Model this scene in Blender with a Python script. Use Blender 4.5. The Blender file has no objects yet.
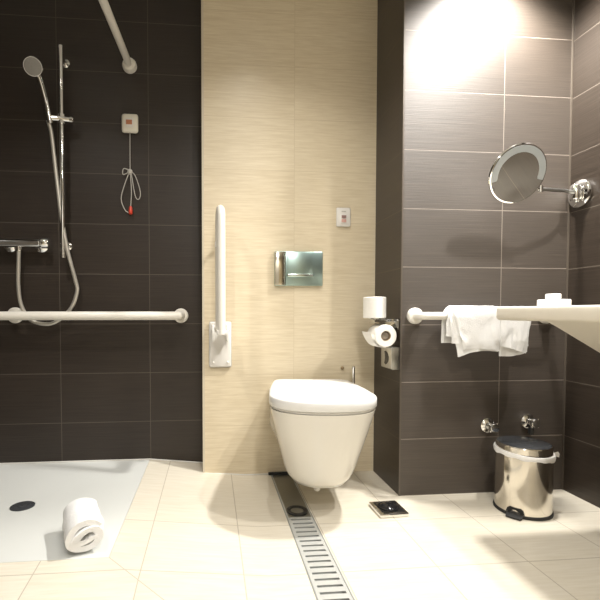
import bpy, bmesh, math, random
from mathutils import Vector, Matrix, noise
PI = math.pi
sc = bpy.context.scene
COL = sc.collection
random.seed(4)

# ------------------------------------------------------------------ materials
class NT:
    def __init__(s, name):
        s.m = bpy.data.materials.new(name); s.m.use_nodes = True
        s.t = s.m.node_tree; s.n = s.t.nodes; s.b = s.n['Principled BSDF']
    def new(s, typ, **kw):
        x = s.n.new(typ)
        for k, v in kw.items(): setattr(x, k, v)
        return x
    def link(s, a, b): s.t.links.new(a, b)
    def math(s, op, a, b=None, c=None):
        x = s.new('ShaderNodeMath', operation=op)
        for i, v in enumerate((a, b, c)):
            if v is None: continue
            if isinstance(v, (int, float)): x.inputs[i].default_value = v
            else: s.link(v, x.inputs[i])
        return x.outputs[0]
    def mix(s, f, a, b):
        x = s.new('ShaderNodeMix', data_type='RGBA')
        for i, v in ((0, f), (6, a), (7, b)):
            if isinstance(v, (int, float)): x.inputs[i].default_value = v
            elif isinstance(v, tuple): x.inputs[i].default_value = (*v, 1)
            else: s.link(v, x.inputs[i])
        return x.outputs[2]
    def set(s, **kw):
        for k, v in kw.items():
            k = k.replace('_', ' ')
            if isinstance(v, tuple): v = (*v, 1)
            s.b.inputs[k].default_value = v

def simple(name, col, rough=.4, metal=0., bump=0., bscale=80., vary=.0, **kw):
    N = NT(name)
    N.set(Base_Color=col, Roughness=rough, Metallic=metal)
    for k, v in kw.items(): N.b.inputs[k.replace('_', ' ')].default_value = v
    tc = N.new('ShaderNodeTexCoord')
    nz = N.new('ShaderNodeTexNoise'); nz.inputs['Scale'].default_value = bscale
    N.link(tc.outputs['Object'], nz.inputs['Vector'])
    dk = tuple(c * (1 - vary) for c in col)
    N.link(N.mix(nz.outputs['Fac'], dk, col), N.b.inputs['Base Color'])
    if bump:
        bp = N.new('ShaderNodeBump'); bp.inputs['Strength'].default_value = bump
        bp.inputs['Distance'].default_value = .004
        N.link(nz.outputs['Fac'], bp.inputs['Height']); N.link(bp.outputs[0], N.b.inputs['Normal'])
    return N.m

def tile(name, axis, uoff, uper, vaxis, voff, vper, cA, cB, grout, gw, rough, streak, spec=.5, bump=.1, seam=False, coat=0., aniso=0.):
    """tiles in world position: u along axis, v along vaxis, fine streaks along u"""
    N = NT(name)
    g = N.new('ShaderNodeNewGeometry'); sp = N.new('ShaderNodeSeparateXYZ')
    N.link(g.outputs['Position'], sp.inputs[0])
    u = sp.outputs['XYZ'.index(axis)]; v = sp.outputs['XYZ'.index(vaxis)]
    def line(c, off, per):
        a = N.math('DIVIDE', N.math('SUBTRACT', c, off), per)
        fr = N.math('FRACT', N.math('ADD', a, 100.5))
        return N.math('LESS_THAN', N.math('ABSOLUTE', N.math('SUBTRACT', fr, .5)), gw * .5 / per), N.math('FLOOR', N.math('ADD', a, 100.0))
    lu, iu = line(u, uoff, uper); lv, iv = line(v, voff, vper)
    if seam: lv = N.math('MULTIPLY', lv, N.math('LESS_THAN', v, 1.6))     # a long tile row runs to the wall
    msk = N.math('MAXIMUM', lu, lv)
    if seam:
        d = N.math('ABSOLUTE', N.math('ADD', N.math('ADD', sp.outputs[0], .29), N.math('SUBTRACT', sp.outputs[1], 1.232)))
        inx = N.math('MULTIPLY', N.math('GREATER_THAN', sp.outputs[0], -.29), N.math('LESS_THAN', sp.outputs[0], .16))
        msk = N.math('MAXIMUM', msk, N.math('MULTIPLY', N.math('LESS_THAN', d, gw * .6), inx))
    # streaks, offset per tile so neighbouring tiles differ
    cb = N.new('ShaderNodeCombineXYZ')
    N.link(N.math('MULTIPLY_ADD', u, streak[0], N.math('MULTIPLY', iv, 7.3)), cb.inputs[0])
    N.link(N.math('MULTIPLY', v, streak[1]), cb.inputs[1])
    N.link(N.math('MULTIPLY', iu, 3.7), cb.inputs[2])
    nz = N.new('ShaderNodeTexNoise'); nz.inputs['Scale'].default_value = 1.; nz.inputs['Detail'].default_value = 4.
    nz.inputs['Roughness'].default_value = .6
    N.link(cb.outputs[0], nz.inputs['Vector'])
    mr = N.new('ShaderNodeMapRange'); mr.inputs[1].default_value = .3; mr.inputs[2].default_value = .7
    N.link(nz.outputs['Fac'], mr.inputs[0])
    wn = N.new('ShaderNodeTexWhiteNoise', noise_dimensions='2D'); c2 = N.new('ShaderNodeCombineXYZ')
    N.link(iu, c2.inputs[0]); N.link(iv, c2.inputs[1]); N.link(c2.outputs[0], wn.inputs['Vector'])
    f = N.math('ADD', N.math('MULTIPLY', mr.outputs[0], .85), N.math('MULTIPLY', wn.outputs['Value'], .15))
    N.link(N.mix(msk, N.mix(f, cA, cB), grout), N.b.inputs['Base Color'])
    N.link(N.math('ADD', N.math('MULTIPLY', msk, .7 - rough), rough), N.b.inputs['Roughness'])
    N.b.inputs['Specular IOR Level'].default_value = spec
    N.b.inputs['Coat Weight'].default_value = coat; N.b.inputs['Coat Roughness'].default_value = .12
    if aniso:   # fine horizontal ribs smear the sheen up and down
        tg = N.new('ShaderNodeTangent', direction_type='RADIAL', axis='X')
        N.link(tg.outputs[0], N.b.inputs['Tangent']); N.b.inputs['Anisotropic'].default_value = aniso
    h = N.math('SUBTRACT', N.math('MULTIPLY', mr.outputs[0], .25), msk)
    bp = N.new('ShaderNodeBump'); bp.inputs['Strength'].default_value = bump; bp.inputs['Distance'].default_value = .002
    N.link(h, bp.inputs['Height']); N.link(bp.outputs[0], N.b.inputs['Normal'])
    return N.m

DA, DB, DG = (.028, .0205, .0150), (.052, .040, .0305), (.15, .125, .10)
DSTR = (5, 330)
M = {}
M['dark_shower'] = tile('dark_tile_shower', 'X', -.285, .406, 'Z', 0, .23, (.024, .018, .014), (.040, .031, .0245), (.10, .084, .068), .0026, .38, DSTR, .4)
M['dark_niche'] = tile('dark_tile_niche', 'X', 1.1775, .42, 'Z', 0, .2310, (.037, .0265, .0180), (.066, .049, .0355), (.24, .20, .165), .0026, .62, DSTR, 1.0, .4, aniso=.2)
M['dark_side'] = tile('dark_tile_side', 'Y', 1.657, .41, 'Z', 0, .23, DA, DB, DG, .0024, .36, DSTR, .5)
M['beige_wall'] = tile('cream_tile_wall', 'X', .377, .411, 'Z', 0, .23, (.59, .495, .34), (.72, .635, .475), (.57, .48, .33), .0020, .36, (9, 150), .4, .04)
M['beige_front'] = tile('cream_tile_front', 'X', .377, .411, 'Z', 0, .23, (.52, .43, .29), (.64, .55, .40), (.50, .41, .27), .0022, .34, (7, 130), .4, .05)
M['floor'] = tile('cream_tile_floor', 'X', .09, .2835, 'Y', 1.178, .281, (.64, .585, .475), (.73, .685, .59), (.47, .42, .34), .0032, .3, (9, 90), .42, .06, seam=True)
M['white_ceram'] = simple('white_ceramic', (.80, .77, .70), .12, vary=.02)
M['lid_white'] = simple('white_lid_plastic', (.84, .84, .83), .2, vary=.02)
M['white_plastic'] = simple('white_plastic', (.78, .76, .72), .3, vary=.03)
M['cream_plastic'] = simple('cream_plastic', (.82, .79, .69), .35, vary=.03)
M['white_rail'] = simple('white_coated_rail', (.80, .77, .70), .3, vary=.02)
M['basin'] = simple('white_basin_stone', (.76, .71, .61), .3, vary=.02)
M['tray'] = simple('white_acrylic_tray', (.70, .715, .69), .3, vary=.03, bscale=6)
M['chrome'] = simple('polished_chrome', (.80, .80, .79), .07, 1, vary=.02)
M['steel'] = simple('brushed_steel', (.66, .67, .66), .3, 1, vary=.12, bscale=150)
M['bin_steel'] = simple('polished_bin_steel', (.74, .70, .63), .12, 1, vary=.03)
M['flush'] = simple('tinted_mirror_chrome', (.42, .56, .54), .30, 1, vary=.03)
M['flush_edge'] = simple('flush_plate_lip', (.62, .70, .66), .2, 1, vary=.03)
M['mirror'] = simple('mirror_glass', (.86, .87, .86), .01, 1)
M['frost'] = simple('frosted_ring', (.42, .45, .46), .5, .4, vary=.05)
M['black'] = simple('black_plastic', (.012, .012, .012), .3)
M['black_gloss'] = simple('black_gloss_cap', (.012, .012, .013), .1)
M['lid_dark'] = simple('dark_grey_lid', (.05, .053, .058), .22, vary=.1)
M['rubber'] = simple('dark_rubber', (.02, .02, .02), .7)
M['channel'] = simple('drain_channel', (.30, .31, .30), .5, .3)
M['dull'] = simple('dull_steel', (.40, .40, .37), .28, .95, vary=.1, bscale=90)
M['grate'] = simple('satin_grate_steel', (.66, .68, .67), .42, .55, vary=.08, bscale=120)
M['towel'] = simple('white_terry', (.86, .86, .85), .95, bump=.5, bscale=260, vary=.04)
M['paper'] = simple('white_tissue', (.85, .83, .78), .9, bump=.15, bscale=120, vary=.03)
M['cardboard'] = simple('cardboard_core', (.48, .37, .25), .8, vary=.2)
M['liner'] = simple('white_bin_liner', (.83, .82, .80), .35, bump=.3, bscale=60, vary=.02)
M['soap'] = simple('white_soap_box', (.86, .85, .82), .5, vary=.02)
M['red'] = simple('red_plastic', (.60, .05, .02), .35)
M['symbol'] = simple('red_symbol', (.60, .36, .31), .5)
M['dark_symbol'] = simple('dark_symbol', (.28, .17, .15), .5)
M['cord'] = simple('grey_cord', (.50, .48, .44), .7)
M['hose'] = simple('shower_hose_silver', (.60, .57, .51), .3, .55, vary=.1, bscale=300)
M['ceiling'] = simple('white_ceiling_paint', (.75, .74, .71), .8, vary=.03)
M['door'] = simple('white_door_paint', (.72, .70, .66), .4, vary=.03)
M['trim'] = simple('metal_edge_trim', (.60, .54, .42), .4, vary=.05)
M['trim_dark'] = simple('dark_edge_trim', (.10, .083, .066), .4, vary=.05)
M['sealant'] = simple('white_sealant', (.72, .70, .66), .5)
N = NT('lamp_lens'); N.set(Base_Color=(1, .95, .85), Emission_Color=(1, .95, .86), Emission_Strength=30.)
M['lamp'] = N.m

# ------------------------------------------------------------------ mesh helpers
def V(*a): return Vector(a)
class MB:
    def __init__(s): s.bm = bmesh.new()
    def add(s, tmp):
        me = bpy.data.meshes.new('t'); tmp.to_mesh(me); tmp.free(); s.bm.from_mesh(me); bpy.data.meshes.remove(me); return s
    def box(s, lo, hi, bev=0., seg=2, mat=None):
        t = bmesh.new(); bmesh.ops.create_cube(t, size=1)
        for v in t.verts:
            v.co = Vector([lo[i] + (v.co[i] + .5) * (hi[i] - lo[i]) for i in range(3)])
        if bev: bmesh.ops.bevel(t, geom=t.edges[:], offset=bev, segments=seg, profile=.5, affect='EDGES')
        if mat is not None: bmesh.ops.transform(t, matrix=mat, verts=t.verts)
        return s.add(t)
    def rings(s, rings, cap=True, closed=True):
        t = bmesh.new(); R = [[t.verts.new(p) for p in r] for r in rings]
        n = len(R[0])
        for a, b in zip(R, R[1:]):
            for i in range(n if closed else n - 1):
                j = (i + 1) % n
                try: t.faces.new((a[i], a[j], b[j], b[i]))
                except ValueError: pass
        if cap:
            t.faces.new(R[0][::-1]); t.faces.new(R[-1])
        bmesh.ops.recalc_face_normals(t, faces=t.faces)
        return s.add(t)
    def tube(s, pts, r, n=16, cap=True):
        pts = [Vector(p) for p in pts]
        rs = r if isinstance(r, (list, tuple)) else [r] * len(pts)
        out = []; nrm = None
        for i, p in enumerate(pts):
            d = (pts[min(i + 1, len(pts) - 1)] - pts[max(i - 1, 0)]).normalized()
            if nrm is None:
                nrm = d.orthogonal().normalized()
            else:
                nrm = (nrm - d * nrm.dot(d)).normalized()
            bt = d.cross(nrm)
            out.append([p + (nrm * math.cos(2 * PI * k / n) + bt * math.sin(2 * PI * k / n)) * rs[i] for k in range(n)])
        return s.rings(out, cap)
    def lathe(s, prof, org, axis, n=32):
        """prof: (radius, height) pairs along axis from org"""
        ax = Vector(axis).normalized(); a = ax.orthogonal().normalized(); b = ax.cross(a); o = Vector(org)
        out = [[o + ax * h + (a * math.cos(2 * PI * k / n) + b * math.sin(2 * PI * k / n)) * max(r, 1e-5) for k in range(n)] for r, h in prof]
        return s.rings(out, tuple(prof[0]) != tuple(prof[-1]))
    def sphere(s, c, r, sc_=(1, 1, 1), seg=20):
        t = bmesh.new(); bmesh.ops.create_uvsphere(t, u_segments=seg, v_segments=seg // 2, radius=r)
        for v in t.verts: v.co = Vector([v.co[i] * sc_[i] + c[i] for i in range(3)])
        return s.add(t)
    def build(s, name, mat, parent=None, origin=None, smooth=35):
        me = bpy.data.meshes.new(name)
        o = bpy.data.objects.new(name, me); COL.objects.link(o)
        base = parent_world(parent) if parent else (Vector(origin) if origin else Vector((0, 0, 0)))
        for v in s.bm.verts: v.co -= base
        for f in s.bm.faces: f.smooth = True
        ang = math.radians(smooth)
        for e in s.bm.edges:
            if len(e.link_faces) == 2 and e.calc_face_angle(0) > ang: e.smooth = False
        s.bm.to_mesh(me); s.bm.free()
        me.materials.append(mat)
        if parent: o.parent = parent
        else: o.location = base
        return o
def parent_world(o):
    p = Vector(o.location)
    while o.parent: o = o.parent; p += Vector(o.location)
    return p
def tag(o, label=None, cat=None, group=None, kind=None):
    if label: o['label'] = label
    if cat: o['category'] = cat
    if group: o['group'] = group
    if kind: o['kind'] = kind
    return o
def thing(name, label, cat, loc, group=None):
    o = bpy.data.objects.new(name, None); COL.objects.link(o); o.location = loc; o.empty_display_size = .05
    return tag(o, label, cat, group)
def bez(pts, n=12):
    """Catmull-Rom through points"""
    P = [Vector(p) for p in pts]; P = [P[0] * 2 - P[1]] + P + [P[-1] * 2 - P[-2]]; out = []
    for i in range(1, len(P) - 2):
        for k in range(n):
            t = k / n; a, b, c, d = P[i - 1:i + 3]
            out.append(.5 * ((2 * b) + (c - a) * t + (2 * a - 5 * b + 4 * c - d) * t * t + (3 * b - a - 3 * c + d) * t ** 3))
    out.append(P[-2]); return out
def subsurf(o, lv=2):
    m = o.modifiers.new('subsurf', 'SUBSURF'); m.levels = lv; m.render_levels = lv

# ------------------------------------------------------------------ setting
YS, YB, YR, XC, XR, XL, YF, ZC = 2.05, 1.935, 1.657, .757, 1.468, -1.2, -1.1, 2.2
XE = -.037
RH, RW = .046, .45
def struct(mb, name, mat): return tag(mb.build(name, mat, smooth=30), kind='structure')
struct(MB().box((XL - .1, YS, -.05), (XE, YS + .15, ZC)), 'wall_back_left', M['dark_shower'])
struct(MB().box((XE, YB, -.05), (XC, YS + .15, ZC)), 'wall_back', M['beige_wall'])
wbr = struct(MB().box((XC, YR, -.05), (XR, YS + .15, ZC)), 'wall_back_right', M['dark_niche'])
wbr.data.materials.append(M['dark_side'])
for p in wbr.data.polygons:
    if abs(p.normal.x) > .5: p.material_index = 1
struct(MB().box((XR, YF, -.05), (XR + .12, YS + .15, ZC)), 'wall_right', M['dark_side'])
struct(MB().box((XL - .12, YF, -.05), (XL, YS, ZC)), 'wall_left', M['dark_side'])
struct(MB().box((XL - .12, YF - .12, -.05), (XR + .12, YF, ZC)), 'wall_front', M['beige_front'])
ceil = struct(MB().box((XL - .12, YF - .12, ZC), (XR + .12, YS + .15, ZC + .1)), 'ceiling', M['ceiling'])
struct(MB().box((XE - .001, YB - .0035, .012), (XE + .0085, YB + .001, ZC)), 'trim_1', M['trim'])
struct(MB().box((XC - .002, YR - .002, .001), (XC + .004, YR + .004, ZC)), 'trim_2', M['trim_dark'])
struct(MB().box((XR - .005, YR - .005, .001), (XR, YR, ZC)), 'trim_3', M['trim_dark'])
# sealant bead along the cream wall foot
struct(MB().tube([(XE + .004, YB - .001, .0165), (.16, YB - .001, .003), (.262, YB - .001, .003)], .003, 6), 'trim_4', M['sealant'])
struct(MB().tube([(XL, YS - .001, RH + .003), (-.29, YS - .001, RH + .003), (XE, YS - .001, RH * (1 - .248 / RW) + .003)], .0035, 6), 'trim_5', M['sealant'])
# door behind the camera
d1 = struct(MB().box((-.35, YF - .01, .002), (.5, YF + .02, 2.02), .004), 'door_1', M['door'])
MB().box((-.42, YF, .002), (-.352, YF + .03, 2.09), .004).box((.502, YF, .002), (.572, YF + .03, 2.09), .004).box((-.42, YF, 2.022), (.572, YF + .03, 2.09), .004).build('door_frame', M['door'], d1)
MB().tube([(.43, YF + .02, 1.0), (.43, YF + .06, 1.0), (.33, YF + .06, 1.0)], .009).build('door_handle', M['chrome'], d1)

# floor with the ramp that climbs to the shower tray and the slot of the channel drain
CX0, CX1, CY0, CY1 = .270, .368, .60, YB
def hgt(x, y):
    d = max(x + .29, 1.232 - y, 0)
    return RH * max(0, 1 - d / RW)
mb = MB(); t = bmesh.new()
xs = [XL, -.29, .16, CX0, CX1, XR]; ys = [YF, .6, .77, 1.22, YB, YS]
def quad(*ps):
    f = t.faces.new([t.verts.new((x, y, hgt(x, y))) for x, y in ps])
quad((XL, YF), (XR, YF), (XR, .6), (XL, .6))
quad((XL, .6), (CX0, .6), (CX0, .782), (XL, .782))
quad((.16, .782), (CX0, .782), (CX0, YB + .01), (.16, YB + .01))
quad((CX1, .6), (XR, .6), (XR, YB + .01), (CX1, YB + .01))
quad((XL, .782), (.16, .782), (-.29, 1.232), (XL, 1.232))
quad((-.29, 1.232), (.16, .782), (.16, YB + .01), (-.29, YB + .01))
quad((-.29, YB + .01), (.16, YB + .01), (.16, YS), (-.29, YS))
bmesh.ops.remove_doubles(t, verts=t.verts, dist=.0005)
r = bmesh.ops.extrude_face_region(t, geom=t.faces[:])
for v in r['geom']:
    if isinstance(v, bmesh.types.BMVert): v.co.z = -.06
bmesh.ops.recalc_face_normals(t, faces=t.faces)
mb.add(t)
fl = struct(mb, 'floor', M['floor'])

# ------------------------------------------------------------------ lights
def downlight(x, y, watt, ang=125, blend=.75, col=(1, .965, .91), rad=.035):
    MB().lathe([(.036, 0), (.05, 0), (.052, -.004), (.046, -.008), (.038, -.004), (.036, 0)], (x, y, ZC - .0005), (0, 0, 1), 32).build('downlight_trim', M['white_plastic'], ceil)
    MB().lathe([(.0, 0), (.035, 0), (.035, -.002), (0, -.002)], (x, y, ZC - .001), (0, 0, 1), 24).build('downlight_lens', M['lamp'], ceil)
    L = bpy.data.lights.new('downlight_lamp', 'SPOT'); L.energy = watt; L.spot_size = math.radians(ang); L.spot_blend = blend
    L.color = col; L.shadow_soft_size = rad
    o = bpy.data.objects.new('downlight_lamp', L); COL.objects.link(o); o.location = (x, y, ZC - .04)
downlight(.20, 1.32, 27, rad=.018)
downlight(1.12, 1.45, 210, rad=.05)  # extra lamp, added to brighten the niche wall and its highlight
downlight(1.28, .95, 85)
downlight(.30, .20, 42, 165)
downlight(.30, -.60, 85, 165)  # unseen lamp behind the camera, added as wide frontal fill
downlight(-.70, 1.05, 46)
w = bpy.data.worlds.new('World'); sc.world = w; w.use_nodes = True
w.node_tree.nodes['Background'].inputs[0].default_value = (1, .95, .88, 1)
w.node_tree.nodes['Background'].inputs[1].default_value = .05

# ------------------------------------------------------------------ shower
tr = thing('shower_tray', 'large flat white shower tray with a dark round waste, in the left corner', 'shower tray', (-.745, 1.635, 0))
X0, X1, Y0, Y1 = XL + .001, -.291, 1.233, YS - .001
DX, DY, dz = -.687, 1.617, .010
t = bmesh.new(); n = 48
outer = []
def edgept(a):
    dx, dy = math.cos(a), math.sin(a)
    k = min(((X1 - DX) / dx if dx > 1e-9 else (X0 - DX) / dx if dx < -1e-9 else 9), ((Y1 - DY) / dy if dy > 1e-9 else (Y0 - DY) / dy if dy < -1e-9 else 9))
    return (DX + dx * k, DY + dy * k)
angs = sorted([2 * PI * k / n for k in range(n)] + [math.atan2(yy - DY, xx - DX) % (2 * PI) for xx in (X0, X1) for yy in (Y0, Y1)])
ring_o = [V(*edgept(a), RH) for a in angs]
ring_i = [V(DX + .043 * math.cos(a), DY + .043 * math.sin(a), RH - dz) for a in angs]
ring_b = [V(p.x, p.y, .0) for p in ring_o]
ring_c = [V(p.x, p.y, RH - dz - .004) for p in ring_i]
MB().rings([ring_b, ring_o, ring_i, ring_c]).build('tray', M['tray'], tr, smooth=2)
MB().lathe([(0, 0), (.041, 0), (.041, .004), (.036, .0055), (.012, .0055), (.010, .007), (0, .007)], (DX, DY, RH - dz - .003), (0, 0, 1), 36).build('waste_cover', M['lid_dark'], tr)

def flange(mb, c, ax, r, h):
    return mb.lathe([(r, 0), (r, h * .55), (r * .86, h * .9), (r * .6, h), (r * .5, h)], c, ax, 32)
gr = thing('grab_rail', 'long white horizontal grab rail on the dark shower wall below the mixer', 'grab rail', (-.5, YS, .727))
gz, gy = .728, 1.972
MB().tube([(XL + .001, gy, gz), (-.188, gy, gz)] + bez([(-.188, gy, gz), (-.151, gy + .010, gz), (-.140, gy + .045, gz), (-.140, YS - .004, gz)], 8)[1:], .0195, 20).build('rail', M['white_rail'], gr, smooth=50)
flange(MB(), (-.140, YS - .001, gz), (0, -1, 0), .034, .016).build('wall_flange', M['white_rail'], gr)
f = flange(MB(), (-.885, YS - .001, gz + .002), (0, -1, 0), .036, .016)
f.tube([(-.885, YS - .01, gz), (-.885, gy, gz)], .017, 16); f.build('wall_flange', M['white_rail'], gr)

cr = thing('shower_curtain_rail', 'white shower curtain rail running out from the dark wall at the top', 'curtain rail', (-.366, YS, 1.868))
cp = [(-.366, YS - .012, 1.868), (-.372, 1.8, 1.857), (-.378, 1.6, 1.849), (-.385, 1.30, 1.838)] + bez([(-.385, 1.30, 1.838), (-.40, 1.20, 1.836), (-.48, 1.15, 1.836), (-.60, 1.14, 1.836)], 6)[1:] + [(XL + .001, 1.14, 1.836)]
MB().tube(cp, .0155, 18).build('rail', M['white_rail'], cr, smooth=50)
flange(MB(), (-.366, YS - .001, 1.868), (0, -1, 0), .032, .03).build('wall_flange', M['white_rail'], cr)

sr = thing('shower_slide_rail', 'slim vertical chrome slide rail holding the hand shower on the dark wall', 'shower rail', (-.652, YS, .97))
MB().tube([(-.652, 1.985, .985), (-.650, 1.985, 1.908)], .0095, 16).build('rail', M['chrome'], sr)
for z in (1.045, 1.865):
    MB().tube([(-.651, YS - .001, z), (-.651, 1.985, z)], .008, 14).lathe([(.02, 0), (.02, .006), (.012, .012)], (-.651, YS - .001, z), (0, -1, 0), 20).build('wall_bracket', M['chrome'], sr)
sl = MB().lathe([(.013, -.022), (.017, -.02), (.017, .02), (.013, .022)], (-.650, 1.985, 1.59), (0, 0, 1), 24)
sl.tube([(-.70, 1.972, 1.59), (-.615, 1.985, 1.59)], [.0135, .012], 16)
sl.build('slider', M['chrome'], sr)
MB().lathe([(.010, 0), (.014, .004), (.014, .014), (.010, .018)], (-.617, 1.985, 1.59), (1, 0, 0), 20).build('slider_knob', M['chrome'], sr)

hs = thing('hand_shower', 'chrome and grey hand shower tilted left in its slider', 'shower head', (-.70, 1.97, 1.59))
hp = bez([(-.694, 1.970, 1.565), (-.704, 1.957, 1.648), (-.718, 1.93, 1.728), (-.728, 1.915, 1.755)], 8)
MB().tube(hp, [.0105 + .004 * abs(i / (len(hp) - 1) - .35) for i in range(len(hp))], 18).build('handle', M['chrome'], hs)
ax = V(.25, -.93, -.45).normalized(); hc = V(-.735, 1.900, 1.766)
MB().lathe([(.012, -.028), (.026, -.020), (.036, -.006), (.038, .002), (.036, .007)], hc, ax, 36).build('head', M['chrome'], hs)
MB().lathe([(0, .004), (.034, .004), (.034, .0085), (.030, .010), (0, .0115)], hc, ax, 36).build('spray_face', simple('grey_spray_face', (.32, .31, .29), .45, vary=.25, bscale=350), hs)

ho = bez([(-.702, 1.970, 1.578), (-.692, 1.980, 1.52), (-.678, 1.982, 1.37), (-.658, 1.985, 1.175), (-.634, 1.988, 1.02), (-.606, 2.00, .89), (-.602, 2.012, .84),
          (-.63, 2.018, .765), (-.69, 2.02, .706), (-.745, 2.02, .690), (-.81, 2.018, .711), (-.845, 2.012, .776), (-.853, 2.005, .864), (-.848, 1.999, .96), (-.845, 1.998, 1.022)], 10)
tag(MB().tube(ho, .0085, 12).build('shower_hose', M['hose'], origin=(-.7, 2.0, .7)), 'long looping silver shower hose from the mixer up to the hand shower', 'shower hose')

mx = thing('shower_mixer', 'chrome thermostatic bar mixer on the dark wall at the left edge', 'shower mixer', (-.845, YS, 1.05))
MB().lathe([(.016, 0), (.019, .003), (.019, .21), (.016, .213)], (-.965, 1.998, 1.05), (1, 0, 0), 28).build('body', M['chrome'], mx)
for x, sg in ((-.748, 1), (-.969, -1)):
    MB().lathe([(.019, 0), (.0225, .003), (.0225, .024), (.018, .031), (0, .032)], (x, 1.998, 1.05), (sg, 0, 0), 24).build('control_knob', M['chrome'], mx)
for x in (-.900, -.765):
    MB().lathe([(.03, 0), (.03, .006), (.02, .014), (.015, .016), (.015, .05)], (x, YS - .001, 1.046), (0, -1, 0), 28).build('wall_rosette', M['chrome'], mx)
MB().lathe([(.012, 0), (.012, .016), (.010, .02)], (-.845, 1.998, 1.034), (0, 0, -1), 18).build('hose_outlet', M['chrome'], mx)

al = thing('emergency_pull_switch', 'cream emergency pull switch with a hanging knotted cord on the shower wall', 'alarm switch', (-.366, YS, 1.608))
MB().box((-.403, YS - .022, 1.564), (-.329, YS - .001, 1.65), .012, 3).build('switch_plate', M['cream_plastic'], al)
MB().box((-.384, YS - .027, 1.585), (-.350, YS - .021, 1.628), .003).build('button', M['white_plastic'], al)
MB().box((-.381, YS - .0285, 1.597), (-.354, YS - .0265, 1.618), .0008).build('button_symbol', simple('orange_symbol', (.50, .20, .10), .5), al)
cy = YS - .014
MB().tube([(-.366, cy, 1.566), (-.367, cy, 1.38)], .0021, 6).build('cord', M['cord'], al)
kn = MB().sphere((-.368, cy, 1.388), .012, (1, .8, 1.1), 12)
kn.tube(bez([(-.368, cy, 1.395), (-.395, cy - .004, 1.40), (-.398, cy, 1.375), (-.37, cy, 1.385), (-.345, cy - .004, 1.372), (-.322, cy, 1.30), (-.328, cy, 1.265), (-.345, cy, 1.28), (-.362, cy - .003, 1.385)], 8), .0021, 6)
kn.tube(bez([(-.368, cy - .003, 1.39), (-.392, cy, 1.33), (-.408, cy, 1.265), (-.392, cy, 1.215), (-.372, cy, 1.20)], 8), .0021, 6)
kn.tube(bez([(-.366, cy - .002, 1.385), (-.362, cy, 1.30), (-.366, cy, 1.225)], 6), .0021, 6)
kn.build('knotted_cord', M['cord'], al)
MB().lathe([(.003, 0), (.007, -.006), (.0095, -.024), (.009, -.034), (.005, -.038)], (-.366, cy, 1.232), (0, 0, 1), 16).build('pull_handle', M['red'], al)

def spiral_roll(c0, c1, r, turns, th, seed, squash=.93):
    a = (c1 - c0); L = a.length; a.normalize(); up = V(0, 0, 1); sd = a.cross(up).normalized()
    n = 150; nl = 14; ri = .005
    rows = []
    for j in range(nl + 1):
        tt = j / nl; row_o = []; row_i = []
        for i in range(n + 1):
            q = i / n; ang = -q * turns * 2 * PI - .6
            rad = ri + (r - th - ri) * q ** .9
            e = (noise.noise(V(q * 9, tt * 3, seed)) * .006); fl_ = (1 - q) ** 1.2
            end = noise.noise(V(q * 5, seed, 0)) * .016 * (1 if j in (0, nl) else 0)
            for row, rr in ((row_o, rad + th + e), (row_i, rad + e)):
                dx_ = math.cos(ang) * (1.04 + .5 * fl_); dz_ = math.sin(ang) * squash * (1 - .3 * fl_)
                tc_ = .45 * fl_; dx_, dz_ = dx_ * math.cos(tc_) - dz_ * math.sin(tc_), dx_ * math.sin(tc_) + dz_ * math.cos(tc_)
                p = c0 + a * (L * tt + end) + (sd * dx_ + up * dz_) * rr * (1 + .05 * math.sin(tt * 3.1))
                row.append(p)
        rows.append(row_o + row_i[::-1])
    return MB().rings(rows, True)
m = spiral_roll(V(-.358, 1.250, .095), V(-.414, 1.404, .100), .055, 1.8, .0185, 3.3)
tag(m.build('rolled_towel', M['towel'], origin=(-.39, 1.33, .046), smooth=60), 'white rolled up towel lying on the shower tray near its front corner', 'towel')

# ------------------------------------------------------------------ cream wall
fb = thing('fold_down_grab_bar', 'white fold-down support arm folded upright on the cream wall', 'grab bar', (.042, YB, .5))
MB().box((-.008, YB - .014, .497), (.092, YB - .001, .703), .009, 3).build('wall_plate', M['white_plastic'], fb)
hb = MB()
for x in (.003, .066): hb.box((x, YB - .072, .615), (x + .012, YB - .012, .69), .004)
hb.tube([(.000, YB - .05, .668), (.082, YB - .05, .668)], .009, 14)
for x, z in ((.075, .52), (.010, .52), (.08, .665)): MB().lathe([(.006, 0), (.006, .004), (.003, .006)], (x, YB - .014, z), (0, -1, 0), 12).build('screw', M['white_plastic'], fb)
hb.build('hinge', M['white_plastic'], fb)
bx = .044; yb, yf = YB - .055, YB - .155
bp = [(bx - .008, yb, .66), (bx - .008, yb, 1.08)] + bez([(bx - .008, yb, 1.08), (bx - .007, yb - .012, 1.135), (bx - .004, (yb + yf) / 2, 1.158), (bx, yf + .012, 1.135), (bx, yf, 1.08)], 8)[1:] + [(bx, yf, .652)]
bp = [(x, y, z + .02 * (1 if z > 1 else 0)) for x, y, z in bp]
MB().tube(bp, .0165, 20).build('support_arm', M['white_rail'], fb, smooth=60)
MB().box((bx - .02, yf - .012, .648), (bx + .02, yb + .012, .672), .006).build('arm_bridge', M['white_plastic'], fb)
MB().lathe([(.010, 0), (.010, .03), (.006, .034)], (bx - .009, yb + .01, 1.035), (0, 1, 0), 16).box((bx - .026, yb - .012, 1.022), (bx - .008, yb + .014, 1.050), .004).build('wall_buffer', M['white_plastic'], fb)

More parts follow.
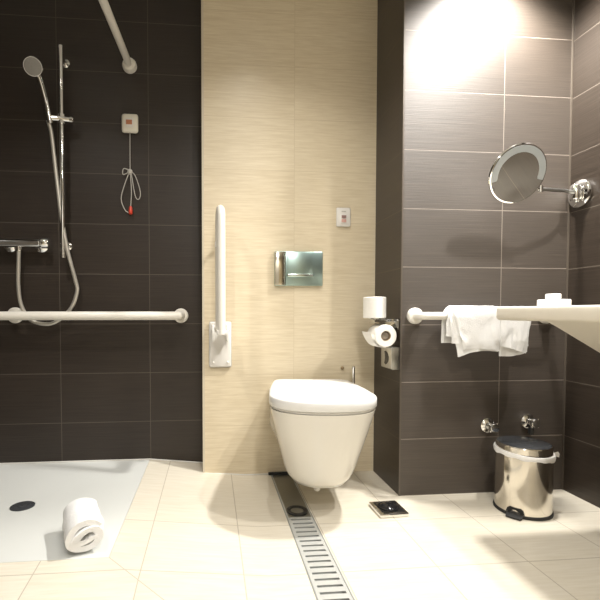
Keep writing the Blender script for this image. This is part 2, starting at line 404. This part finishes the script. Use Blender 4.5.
fp = thing('flush_plate', 'square mirror-finish flush plate on the cream wall above the toilet', 'flush plate', (.396, YB, .94))
MB().box((.286, YB - .016, .864), (.506, YB - .001, 1.018), .003).build('frame', M['flush'], fp)
MB().box((.286, YB - .0185, .866), (.331, YB - .0155, 1.016), .001).build('side_panel', simple('polished_side_panel', (.72, .68, .58), .12, 1, vary=.03), fp)
MB().tube([(.332, YB - .019, .867), (.332, YB - .019, 1.015)], .0045, 12).build('ridge', M['flush_edge'], fp)
fbn = MB().box((.340, YB - .021, .905), (.460, YB - .0155, 1.014), .0015).build('button', M['flush'], fp)
MB().box((.340, YB - .032, .902), (.460, YB - .018, .917), .004).build('button_lip', M['flush_edge'], fbn)

ab = thing('call_reset_button', 'small white call reset switch on the cream wall right of the flush plate', 'alarm button', (.603, YB, 1.177))
MB().box((.570, YB - .011, 1.134), (.636, YB - .001, 1.220), .006, 3).build('switch_plate', M['white_plastic'], ab)
MB().box((.586, YB - .0145, 1.146), (.620, YB - .0105, 1.190), .002).build('rocker', M['white_plastic'], ab)
MB().box((.592, YB - .016, 1.170), (.614, YB - .0138, 1.184), .0008).build('dark_symbol', M['dark_symbol'], ab)
MB().box((.592, YB - .016, 1.152), (.614, YB - .0138, 1.167), .0008).build('red_symbol', M['symbol'], ab)
MB().box((.593, YB - .0125, 1.199), (.613, YB - .0105, 1.204), .0006).build('name_slot', M['cord'], ab)
tag(MB().lathe([(.008, 0), (.008, .006), (.005, .010), (0, .011)], (.604, YB - .001, .487), (0, -1, 0), 16).build('wall_plug', simple('tan_plug', (.30, .22, .12), .5), origin=(.604, YB, .487)), 'tiny brown round plug in the cream wall above the toilet lid', 'plug')

# ------------------------------------------------------------------ toilet
RT = math.radians(-6.0); FR = V(.388, 1.386)
def tw(x, s, z):     # local: x across, s back from the front edge
    return V(FR.x + x * math.cos(RT) - s * math.sin(RT), FR.y + x * math.sin(RT) + s * math.cos(RT), z)
def dshape(w, wb, s0, L, rc, nf=22, off=0.):
    """outline of half-width w, front arc of depth s0, back half-width wb, corner radius rc; right half then left"""
    h = []
    for k in range(nf + 1):
        a = PI / 2 * k / nf; h.append((w * math.sin(a) ** (2 / 2.35), s0 - s0 * math.cos(a) ** (2 / 2.35)))
    for k in range(1, 5):
        q = k / 4; h.append((w + (wb - w) * q ** 1.5, s0 + (L - rc - s0) * q))
    for k in range(1, 6):
        a = PI / 2 * k / 5; h.append((wb - rc + rc * math.cos(a), L - rc + rc * math.sin(a)))
    return [(x, s + off) for x, s in h] + [(-x, s + off) for x, s in h[::-1] if x > 1e-6]
def inset(pts, d, c=(0, .25)):
    return [(x * (1 - d / .19), c[1] + (s - c[1]) * (1 - d / .25)) for x, s in pts]
to = thing('toilet', 'white wall-hung toilet with closed lid mounted on the cream wall', 'toilet', (.40, 1.6, 0))
LID = dshape(.194, .166, .15, .495, .05)
prof = [(0.004, .409), (.0, .413), (.0, .438), (.002, .443), (.007, .4465), (.03, .449), (.09, .451), (.15, .4515)]
MB().rings([[tw(x, s, z) for x, s in inset(LID, d)] for d, z in prof]).build('lid', M['lid_white'], to, smooth=50)
seat = dshape(.190, .163, .147, .485, .05, off=.005)
MB().rings([[tw(x, s, z) for x, s in inset(seat, d)] for d, z in ((.006, .399), (.004, .402), (.004, .406), (.008, .4085))]).build('seat', M['white_plastic'], to, smooth=50)
def lerp(a, b, q): return a + (b - a) * q
rg = []
ztop = .398; zbot = .108
for k in range(15):
    q = k / 14; z = lerp(ztop, zbot, q)
    w = lerp(.189, .120, q ** 1.05); fo = lerp(.004, .100, q ** 1.15)
    if k >= 12:
        e = (k - 11) / 3; w -= .013 * e ** 3; fo += .018 * e ** 3
    wb = .180 if z > .22 else lerp(.180, .10, min(1, (.22 - z) / .07))
    wb = max(wb, w * .82)
    o = dshape(w, min(wb, .180), .15, .56 - fo, .012, off=fo)
    ring = []
    for x, s in o:
        p = tw(x, s, z); p.y = min(p.y, YB - .001)
        if s > .5: p.y = YB - .001
        ring.append(p)
    rg.append(ring)
MB().rings(rg).build('bowl', M['white_ceram'], to, smooth=60)
MB().tube([(.40, 1.58, .135), (.40, 1.585, .085)], [.022, .018], 16).lathe([(.012, 0), (.012, -.018), (.007, -.022)], (.40, 1.585, .088), (0, 0, 1), 14).build('drain_stub', M['white_plastic'], to)
for x in (-.075, .075):
    MB().tube([tw(x - .02, .503, .428), tw(x + .02, .503, .428)], .010, 14).tube([tw(x, .503, .428), tw(x, .503, .396)], .008, 12).build('hinge', M['chrome'], to)

br = thing('toilet_brush', 'slim chrome brush handle standing up behind the right of the toilet lid', 'toilet brush', (.636, 1.87, .2))
MB().tube([(.636, 1.87, .24), (.636, 1.87, .496)], .0068, 14).sphere((.636, 1.87, .497), .0072).build('handle', M['chrome'], br)
MB().lathe([(.030, 0), (.033, .003), (.033, .135), (.028, .138), (.008, .140), (.008, .146)], (.636, 1.87, .20), (0, 0, 1), 24).box((.616, 1.90, .24), (.656, YB - .001, .30), .004).build('holder', M['steel'], br)

# ------------------------------------------------------------------ channel drain
ld = thing('channel_drain', 'long slotted steel channel drain running from under the toilet to the front', 'drain', (.319, 1.27, 0))
t = bmesh.new()
ys_, pit, sl_ = [], .0290, .0095
y = CY0 + .02
slots = []
while y < 1.50:
    slots.append((y, y + sl_)); y += pit
gx0, gx1 = CX0 + .004, CX1 - .004; sx0, sx1 = gx0 + .010, gx1 - .009
g = MB()
zb, zt = -.003, .0012
g.box((gx0, CY0 + .002, zb), (sx0, YB - .004, zt)).box((sx1, CY0 + .002, zb), (gx1, YB - .004, zt))
py = CY0 + .002
for a, b in slots:
    g.box((sx0, py, zb), (sx1, a, zt)); py = b
g.box((sx0, py, zb), (sx1, 1.515, zt))
MB().box((sx0 - .006, 1.512, zt), (sx1 + .006, YB - .004, zt + .0008)).build('cover_plate', M['dull'], ld)
g.build('grate', M['grate'], ld)
MB().box((CX0 + .0002, CY0 + .0005, -.05), (CX0 + .0035, YB - .0015, .0015)).box((CX1 - .0035, CY0 + .0005, -.05), (CX1 - .0002, YB - .0015, .0015)).box((CX0 + .0035, CY0 + .0005, -.05), (CX1 - .0035, YB - .0015, -.018)).build('channel', M['channel'], ld)
MB().lathe([(.024, 0), (.024, .003), (.027, .005), (.037, .005), (.040, .003), (.040, 0), (.024, 0)], (.318, 1.560, .0020), (0, 0, 1), 36).build('outlet_ring', M['black'], ld)
MB().lathe([(0, 0), (.0235, 0), (.0235, .002), (0, .003)], (.318, 1.560, .0020), (0, 0, 1), 28).build('outlet_cap', M['dull'], ld)
MB().box((CX0 - .01, YB - .012, .0), (CX1 + .01, YB - .0015, .012), .002).build('end_cap', M['rubber'], ld)

# ------------------------------------------------------------------ square floor drain
sd = thing('square_floor_drain', 'square chrome floor drain with round black cap beside the dark pier', 'drain', (.659, 1.533, 0))
rot = Matrix.Translation((.659, 1.533, 0)) @ Matrix.Rotation(0.04, 4, 'Z') @ Matrix.Translation((-.659, -1.533, 0))
MB().box((.604, 1.478, .0005), (.714, 1.588, .015), .0045, 2, rot).build('frame', M['chrome'], sd)
MB().box((.618, 1.493, .0148), (.702, 1.576, .0165), .002, 2, rot).build('insert', M['black'], sd)
MB().lathe([(.040, 0), (.040, .003), (.035, .005), (.031, .004), (.024, .009), (.012, .013), (0, .014)], (.659, 1.533, .0160), (0, 0, 1), 36).build('round_cap', M['black_gloss'], sd)

# ------------------------------------------------------------------ pier: paper holder
th = thing('toilet_roll_holder', 'chrome toilet roll holder with cover flap and spare roll post on the dark pier', 'roll holder', (XC, 1.73, .70))
MB().box((XC - .010, 1.668, .680), (XC - .001, 1.79, .716), .003).build('back_plate', M['chrome'], th)
flp = MB(); flp.rings([[V(XC - .012, 1.672, .706), V(XC - .012, 1.785, .706), V(XC - .012, 1.785, .709), V(XC - .012, 1.672, .709)],
                       [V(.674, 1.672, .6985), V(.674, 1.785, .6985), V(.674, 1.785, .7015), V(.674, 1.672, .7015)]]).build('cover_flap', M['chrome'], th)
MB().rings([[V(XC - .002, 1.667, .712), V(XC - .024, 1.667, .706), V(XC - .006, 1.667, .672)], [V(XC - .002, 1.671, .712), V(XC - .024, 1.671, .706), V(XC - .006, 1.671, .672)]]).build('end_bracket', M['steel'], th)
MB().tube(bez([(XC - .006, 1.784, .69), (XC - .02, 1.784, .675), (.712, 1.78, .650), (.700, 1.775, .648), (.700, 1.765, .648)], 6), .005, 12).build('roll_arm', M['chrome'], th)
MB().lathe([(0, .003), (.012, 0), (.0165, .002), (.0165, .085), (.012, .088)], (.700, 1.676, .648), (0, 1, 0), 24).build('spindle', simple('grey_brown_spindle', (.26, .22, .17), .5, vary=.1), th)
MB().tube([(XC - .004, 1.735, .7125), (.678, 1.735, .7125)], .004, 12).tube([(.678, 1.735, .710), (.678, 1.735, .785)], .006, 12).lathe([(.028, 0), (.028, .003)], (.678, 1.735, .7155), (0, 0, 1), 24).build('spare_post', M['chrome'], th)
def roll(o, c, ax, r, h):
    MB().lathe([(.021, 0), (r - .003, 0), (r, .003), (r, h - .003), (r - .003, h), (.021, h), (.021, 0)], c, ax, 40).build('paper', M['paper'], o)
    MB().lathe([(.0195, .001), (.0215, .001), (.0215, h - .001), (.0195, h - .001), (.0195, .001)], c, ax, 28).build('core', M['cardboard'], o)
rr1 = thing('toilet_roll', 'spare white toilet roll standing upright above the roll holder', 'toilet roll', (.678, 1.735, .719), 'toilet rolls on the pier')
roll(rr1, (.678, 1.735, .7195), (0, 0, 1), .0465, .087)
rr2 = thing('toilet_roll', 'white toilet roll in the holder, open end forward with loose tail', 'toilet roll', (.700, 1.72, .648), 'toilet rolls on the pier')
roll(rr2, (.700, 1.668, .648), (0, 1, 0), .0455, .092)
tl = [(.703, .601), (.685, .602), (.668, .609), (.653, .625), (.642, .645), (.635, .662)]
tl = [(p.x, p.z) for p in bez([(x, 0, z) for x, z in tl], 4)]
ringsT = []
for yq in (1.675, 1.70, 1.735, 1.765):
    top = [V(x, yq, z + .0015) for x, z in tl]; bot = [V(x + .001, yq, z - .001) for x, z in tl]
    ringsT.append(top + bot[::-1])
MB().rings(ringsT).build('paper_tail', M['paper'], rr2)

bd = thing('bag_dispenser', 'small chrome hygiene bag dispenser under the toilet roll on the pier', 'dispenser', (XC, 1.74, .507))
MB().box((XC - .032, 1.662, .512), (XC - .001, 1.776, .603), .002).build('body', M['dull'], bd)
MB().box((XC - .034, 1.666, .515), (XC - .0315, 1.772, .600), .0008).build('face_plate', M['steel'], bd)
t = MB(); ra = []; rb_ = []
for k in range(13):
    a = -1.05 + 2.1 * k / 12
    ra.append((1.748 - .055 * math.cos(a), .556 + .033 * math.sin(a)))
for k in range(13):
    a = 1.05 - 2.1 * k / 12
    rb_.append((1.756 - .026 * math.cos(a * .72), .556 + .0285 * math.sin(a)))
pl = ra + rb_
t.rings([[V(XC - .0335, y, z) for y, z in pl], [V(XC - .0350, y, z) for y, z in pl]]).build('slot', M['black'], bd)

# ------------------------------------------------------------------ niche: rail, towels, valves
gb = thing('grab_rail', 'short white grab rail with towels hung over it, under the basin', 'grab rail', (.80, YR, .728))
by, bz = 1.582, .729
pts = bez([(.812, YR - .004, bz), (.812, by + .03, bz), (.824, by + .006, bz), (.854, by, bz)], 8) + [(1.33, by, bz)] + bez([(1.33, by, bz), (1.36, by + .006, bz), (1.372, by + .03, bz), (1.372, YR - .004, bz)], 8)[1:]
MB().tube(pts, .0150, 20).build('rail', M['white_rail'], gb, smooth=60)
for x in (.812, 1.372):
    flange(MB(), (x, YR - .001, bz), (0, -1, 0), .0325, .018).build('wall_flange', M['white_rail'], gb)

def drape(layers, name, label, seed):
    mb = MB()
    for (xlt, xlb, xrt, xrb, zbl, zbr, off, bow) in layers:
        nx, nv = 26, 34
        th = .008; R0 = .0153 + off * .6
        def P(u, v, o):
            # v 0..1: front bottom -> top -> back bottom
            r = R0 + o
            zb = lerp(zbl, zbr, u) + bow * math.sin(PI * u)
            if v < .45:
                q = v / .45; z = lerp(zb, bz, q); y = by - r; k = 1 - q
            elif v < .6:
                a = (v - .45) / .15 * PI; z = bz + r * math.sin(a); y = by - r * math.cos(a); k = 0
            else:
                q = (v - .6) / .4; z = lerp(bz, bz - .105, q); y = by + r * .92; k = q
            x = lerp(lerp(xlt, xlb, k), lerp(xrt, xrb, k), u)
            wob = noise.noise(V(u * 3.1 + seed, v * 4.0, off * 60)) * .010 * (.25 + k) + noise.noise(V(u * 8, v * 9 + seed, off * 90)) * .003
            if v > .6: wob = -abs(wob) * .3
            y2 = y - wob if v < .6 else y - abs(wob)
            if v >= .6: y2 = min(y2, YR - .012)
            return V(x + noise.noise(V(v * 5, seed + u, 3)) * .004, y2, z + (wob * .4 if .45 <= v < .6 else 0))
        rows = []
        for j in range(nv + 1):
            v = j / nv
            f = [P(i / nx, v, th) for i in range(nx + 1)]; b = [P(i / nx, v, 0) for i in range(nx + 1)]
            # round the side edges
            e0 = (f[0] + b[0]) / 2 + V(-.003, 0, 0); e1 = (f[-1] + b[-1]) / 2 + V(.003, 0, 0)
            rows.append(f + [e1] + b[::-1] + [e0])
        mb.rings(rows)
    o = mb.build(name, M['towel'], origin=((layers[-1][0] + layers[-1][2]) / 2, by, bz), smooth=70)
    return tag(o, label, 'towel', 'hand towels on the grab rail')
drape([(.900, .896, 1.075, 1.07, .652, .630, 0, 0), (.904, .914, 1.08, 1.08, .625, .612, .0095, 0), (.910, .938, 1.092, 1.094, .573, .592, .019, .012), (.915, .957, 1.094, 1.096, .602, .594, .0285, .006)],
      'hand_towel', 'larger folded white hand towel at the left of the rail, hem slanting', 1.7)
drape([(1.101, 1.104, 1.222, 1.222, .610, .612, .004, 0), (1.100, 1.106, 1.220, 1.216, .574, .590, .0145, -.006), (1.099, 1.103, 1.222, 1.21, .615, .585, .024, 0)],
      'hand_towel', 'folded white hand towel at the right of the rail, half behind the basin', 6.2)

for x, z, lab, st in ((1.129, .280, 'round chrome stop valve on the dark wall left above the bin', 0), (1.305, .294, 'round chrome stop valve on the dark wall above the bin lid', 1)):
    v_ = thing('stop_valve', lab, 'valve', (x, YR, z), 'stop valves on the dark wall')
    MB().lathe([(.030, 0), (.030, .004), (.022, .010), (.013, .013), (.012, .03)], (x, YR - .001, z), (0, -1, 0), 28).build('rosette', M['chrome'], v_)
    kn = MB()
    rr_ = []
    kn.lathe([(.011, .028), (.018, .031), (.0195, .036), (.0195, .047), (.016, .052), (.006, .054), (0, .054)], (x, YR, z), (0, -1, 0), 12)
    for k in range(4):
        a = PI / 4 + PI / 2 * k
        kn.sphere((x + .019 * math.cos(a), YR - .042, z + .019 * math.sin(a)), .0055, seg=10)
    kn.build('handle', M['chrome'], v_)
    if st: MB().tube([(x, YR - .022, z - .008), (x, YR - .022, z - .05)], .009, 14).tube([(x, YR - .022, z - .03), (x, YR - .022, z - .045)], .0115, 6).build('outlet', M['lid_dark'], v_)

# ------------------------------------------------------------------ pedal bin
BX, BY = 1.171, 1.503
pb = thing('pedal_bin', 'round polished steel pedal bin with grey lid and white liner in the corner', 'bin', (BX, BY, 0))
MB().lathe([(.090, .006), (.0935, .008), (.0940, .012), (.0930, .222), (.092, .228), (.088, .228)], (BX, BY, 0), (0, 0, 1), 64).build('body', M['bin_steel'], pb)
MB().lathe([(.090, 0), (.0965, 0), (.0975, .004), (.0965, .010), (.092, .012)], (BX, BY, .0005), (0, 0, 1), 64).build('base_ring', M['rubber'], pb)
ld_ = MB().lathe([(.088, .228), (.0925, .230), (.0925, .250), (.090, .2535), (.086, .254)], (BX, BY, 0), (0, 0, 1), 64).build('lid', M['bin_steel'], pb)
MB().lathe([(.0875, .2525), (.0875, .2545), (.082, .2565), (.055, .2615), (.025, .2645), (0, .265)], (BX, BY, 0), (0, 0, 1), 64).build('lid_top', M['lid_dark'], ld_)
ln = []
for k in range(64):
    a = 2 * PI * k / 64; sg = noise.noise(V(math.cos(a) * 2, math.sin(a) * 2, 4.)) * .004
    hh = .226 + .006 * math.cos(a - 2.3)
    dr = .013 + .006 * noise.noise(V(math.cos(a) * 3, math.sin(a) * 3, 9.))
    ca, sa = math.cos(a), math.sin(a)
    ln.append([V(BX + r * ca, BY + r * sa, z) for r, z in ((.0935, hh + .004), (.0975 + sg * .5, hh + .004), (.1000 + sg, hh - dr * .3), (.0985 + sg, hh - dr), (.0945, hh - dr))])
lm = MB(); t = bmesh.new()
VV = [[t.verts.new(p) for p in r] for r in ln]
for a, b in zip(VV, VV[1:] + VV[:1]):
    for i in range(5):
        j = (i + 1) % 5; t.faces.new((a[i], a[j], b[j], b[i]))
bmesh.ops.recalc_face_normals(t, faces=t.faces); lm.add(t)
e = V(math.cos(-.45), math.sin(-.45), 0); c = V(BX, BY, .218)
lm.rings([[c + e * .096 + V(0, 0, -.004), c + e * .099 + V(.012, .012, .002), c + e * .096 + V(0, 0, .008)], [c + e * .113 + V(0, 0, -.008), c + e * .115 + V(.004, .006, .004), c + e * .109 + V(0, 0, .013)]])
lm.build('liner', M['liner'], pb, smooth=60)
pa = math.atan2(-.058, -.073) ; pd = V(math.cos(pa), math.sin(pa), 0); ps = V(-pd.y, pd.x, 0)
def pw(a, s, z): return V(BX, BY, 0) + pd * a + ps * s + V(0, 0, z)
MB().rings([[pw(.088, -.026, .004), pw(.088, .026, .004), pw(.088, .026, .013), pw(.088, -.026, .013)],
            [pw(.112, -.026, .003), pw(.112, .026, .003), pw(.112, .026, .010), pw(.112, -.026, .010)],
            [pw(.120, -.023, .003), pw(.120, .023, .003), pw(.120, .023, .0075), pw(.120, -.023, .0075)]]).build('pedal', M['rubber'], pb, smooth=10)
hs_ = []
for rr, dz_ in ((.0932, 0), (.0975, 0)):
    ring = []
    for s_, z in ((-.030, .014), (.030, .014), (.026, .028), (.018, .034), (-.018, .034), (-.026, .028)):
        a = pa + s_ / .094; ring.append(V(BX + rr * math.cos(a), BY + rr * math.sin(a), z))
    hs_.append(ring)
MB().rings(hs_).build('pedal_housing', M['rubber'], pb, smooth=10)
MB().box((BX - .02, BY + .090, .205), (BX + .02, BY + .104, .235), .003).build('hinge', M['black'], pb)

# ------------------------------------------------------------------ basin and soap
wb = thing('washbasin', 'thick white washbasin slab projecting from the dark right wall', 'washbasin', (1.2, 1.0, .76))
bt, bb = .7605, .7165
def rrect(x0, x1, y0, y1, r, z, d=0.):
    out = []
    for cx, cy, a0 in ((x1 - .004, y1 - .004, 0), (x0 + r, y1 - r, 90), (x0 + r, y0 + r, 180), (x1 - .004, y0 + .004, 270)):
        rr = r if cx < 1.3 else .004
        for k in range(9):
            a = math.radians(a0 + 90 * k / 8); out.append(V(cx + (rr - d) * math.cos(a) if rr > d else cx, cy + (rr - d) * math.sin(a) if rr > d else cy, z))
    return out
bx0, bx1, by0, by1 = .950, XR - .001, .62, 1.370
rim = [(.006, bb), (.002, bb + .003), (0, bb + .008), (0, bt - .006), (.002, bt - .002), (.006, bt)]
RG = [rrect(bx0 + d, bx1, by0 + d, by1 - d, .020, z) for d, z in rim]
# dished top
RG += [rrect(bx0 + .05, bx1 - .06, by0 + .06, by1 - .06, .05, bt - .001), rrect(bx0 + .075, bx1 - .09, by0 + .09, by1 - .09, .05, bt - .03), rrect(bx0 + .12, bx1 - .13, by0 + .13, by1 - .13, .04, bt - .04)]
MB().rings(RG).build('slab', M['basin'], wb, smooth=40)
MB().rings([[V(1.045, y, bb + .001), V(1.09, y, bb - .022), V(1.28, y, bb - .128), V(1.33, y, bb - .14), V(XR - .001, y, bb - .14), V(XR - .001, y, bb + .001)] for y in (.72, 1.262)]).build('bowl', M['basin'], wb, smooth=30)
MB().lathe([(.028, 0), (.028, .006), (.018, .010), (.018, .10), (.016, .104), (0, .105)], (1.40, 1.0, bt), (0, 0, 1), 24).tube([(1.40, 1.0, bt + .075), (1.29, 1.0, bt + .085)], .010, 14).build('tap', M['chrome'], wb)
sx, sy = .995, 1.275
MBs = MB().box((1.038, 1.225, bt + .0002), (1.103, 1.290, bt + .0225), .004, 3)
tag(MBs.build('soap_box', M['soap'], origin=(1.05, 1.265, bt)), 'wider flat white soap box lying on the far end of the basin', 'soap', 'soap boxes on the basin')
MBs = MB().box((1.053, 1.238, bt + .0228), (1.081, 1.275, bt + .0400), .004, 3)
tag(MBs.build('soap_box', M['soap'], origin=(1.056, 1.262, bt + .0228)), 'small white soap box stacked on top of the wider one', 'soap', 'soap boxes on the basin')

# ------------------------------------------------------------------ magnifying mirror
mm = thing('magnifying_mirror', 'round chrome magnifying mirror on a swing arm from the right wall', 'mirror', (XR, 1.60, 1.21))
mc = V(1.1215, 1.50, 1.250); mn = V(-.027, -1, -.47).normalized()
MB().lathe([(.06, -.016), (.095, -.013), (.104, -.006), (.1065, .0), (.104, .005), (.100, .006)], mc, mn, 56).build('rim', M['chrome'], mm)
MB().lathe([(0, .003), (.099, .003), (.099, .0065), (0, .0062)], mc, mn, 56).build('glass', M['mirror'], mm)
a_ = V(0, 0, 1); a_ = (a_ - mn * a_.dot(mn)).normalized(); b_ = mn.cross(a_)
arc = []
for k in range(41):
    q = k / 40; ang = lerp(-1.75, 1.9, q); dd = a_ * math.cos(ang) + b_ * math.sin(ang)
    wi = .076 if abs(q - .5) < .49 else .080
    arc.append([mc + dd * .0995 + mn * .0066, mc + dd * wi + mn * .0066, mc + dd * wi + mn * .0074, mc + dd * .0995 + mn * .0074])
MB().rings(arc).build('frosted_ring', M['frost'], mm)
bc = V(XR - .001, 1.598, 1.214)
MB().lathe([(.052, 0), (.054, .003), (.054, .010), (.048, .016), (.030, .020), (.024, .022)], bc, (-1, 0, 0), 40).build('wall_rose', M['chrome'], mm)
hub = V(XR - .038, 1.585, 1.214)
MB().lathe([(.016, -.028), (.018, -.025), (.018, .025), (.016, .028)], hub, (0, 0, 1), 24).tube([bc + V(-.015, 0, 0), hub], .013, 16).sphere(hub + V(0, -.004, -.034), .009, seg=12).build('pivot', M['chrome'], mm)
jo = mc - mn * .016; sp_ = V(1.215, 1.500, 1.196)
edge = (sp_ - mc); edge = (edge - mn * edge.dot(mn)).normalized() * .106 + mc
MB().tube([hub, (1.36, 1.55, 1.209), tuple(edge + V(.014, .004, 0))], .0066, 14).build('arm', M['steel'], mm)
MB().tube([edge + V(.016, .004, -.012), edge + V(.016, .004, .012)], .009, 14).tube([edge + V(.016, .004, 0), edge + V(-.004, 0, 0)], .006, 12).build('joint', M['chrome'], mm)

# ------------------------------------------------------------------ camera
cam = bpy.data.cameras.new('camera'); co = bpy.data.objects.new('camera', cam); COL.objects.link(co)
co.location = (0, 0, .74)
co.rotation_euler = (math.radians(90 - 1.85), 0, math.radians(-5.2))
cam.sensor_width = 36; cam.lens = 430 / 600 * 36
cam.shift_x = 50 / 600; cam.shift_y = 27 / 600
cam.clip_start = .02
sc.camera = co
vs = sc.view_settings
vs.view_transform = 'Standard'; vs.look = 'None'; vs.gamma = 1; vs.use_curve_mapping = False
vs.exposure = -0.13
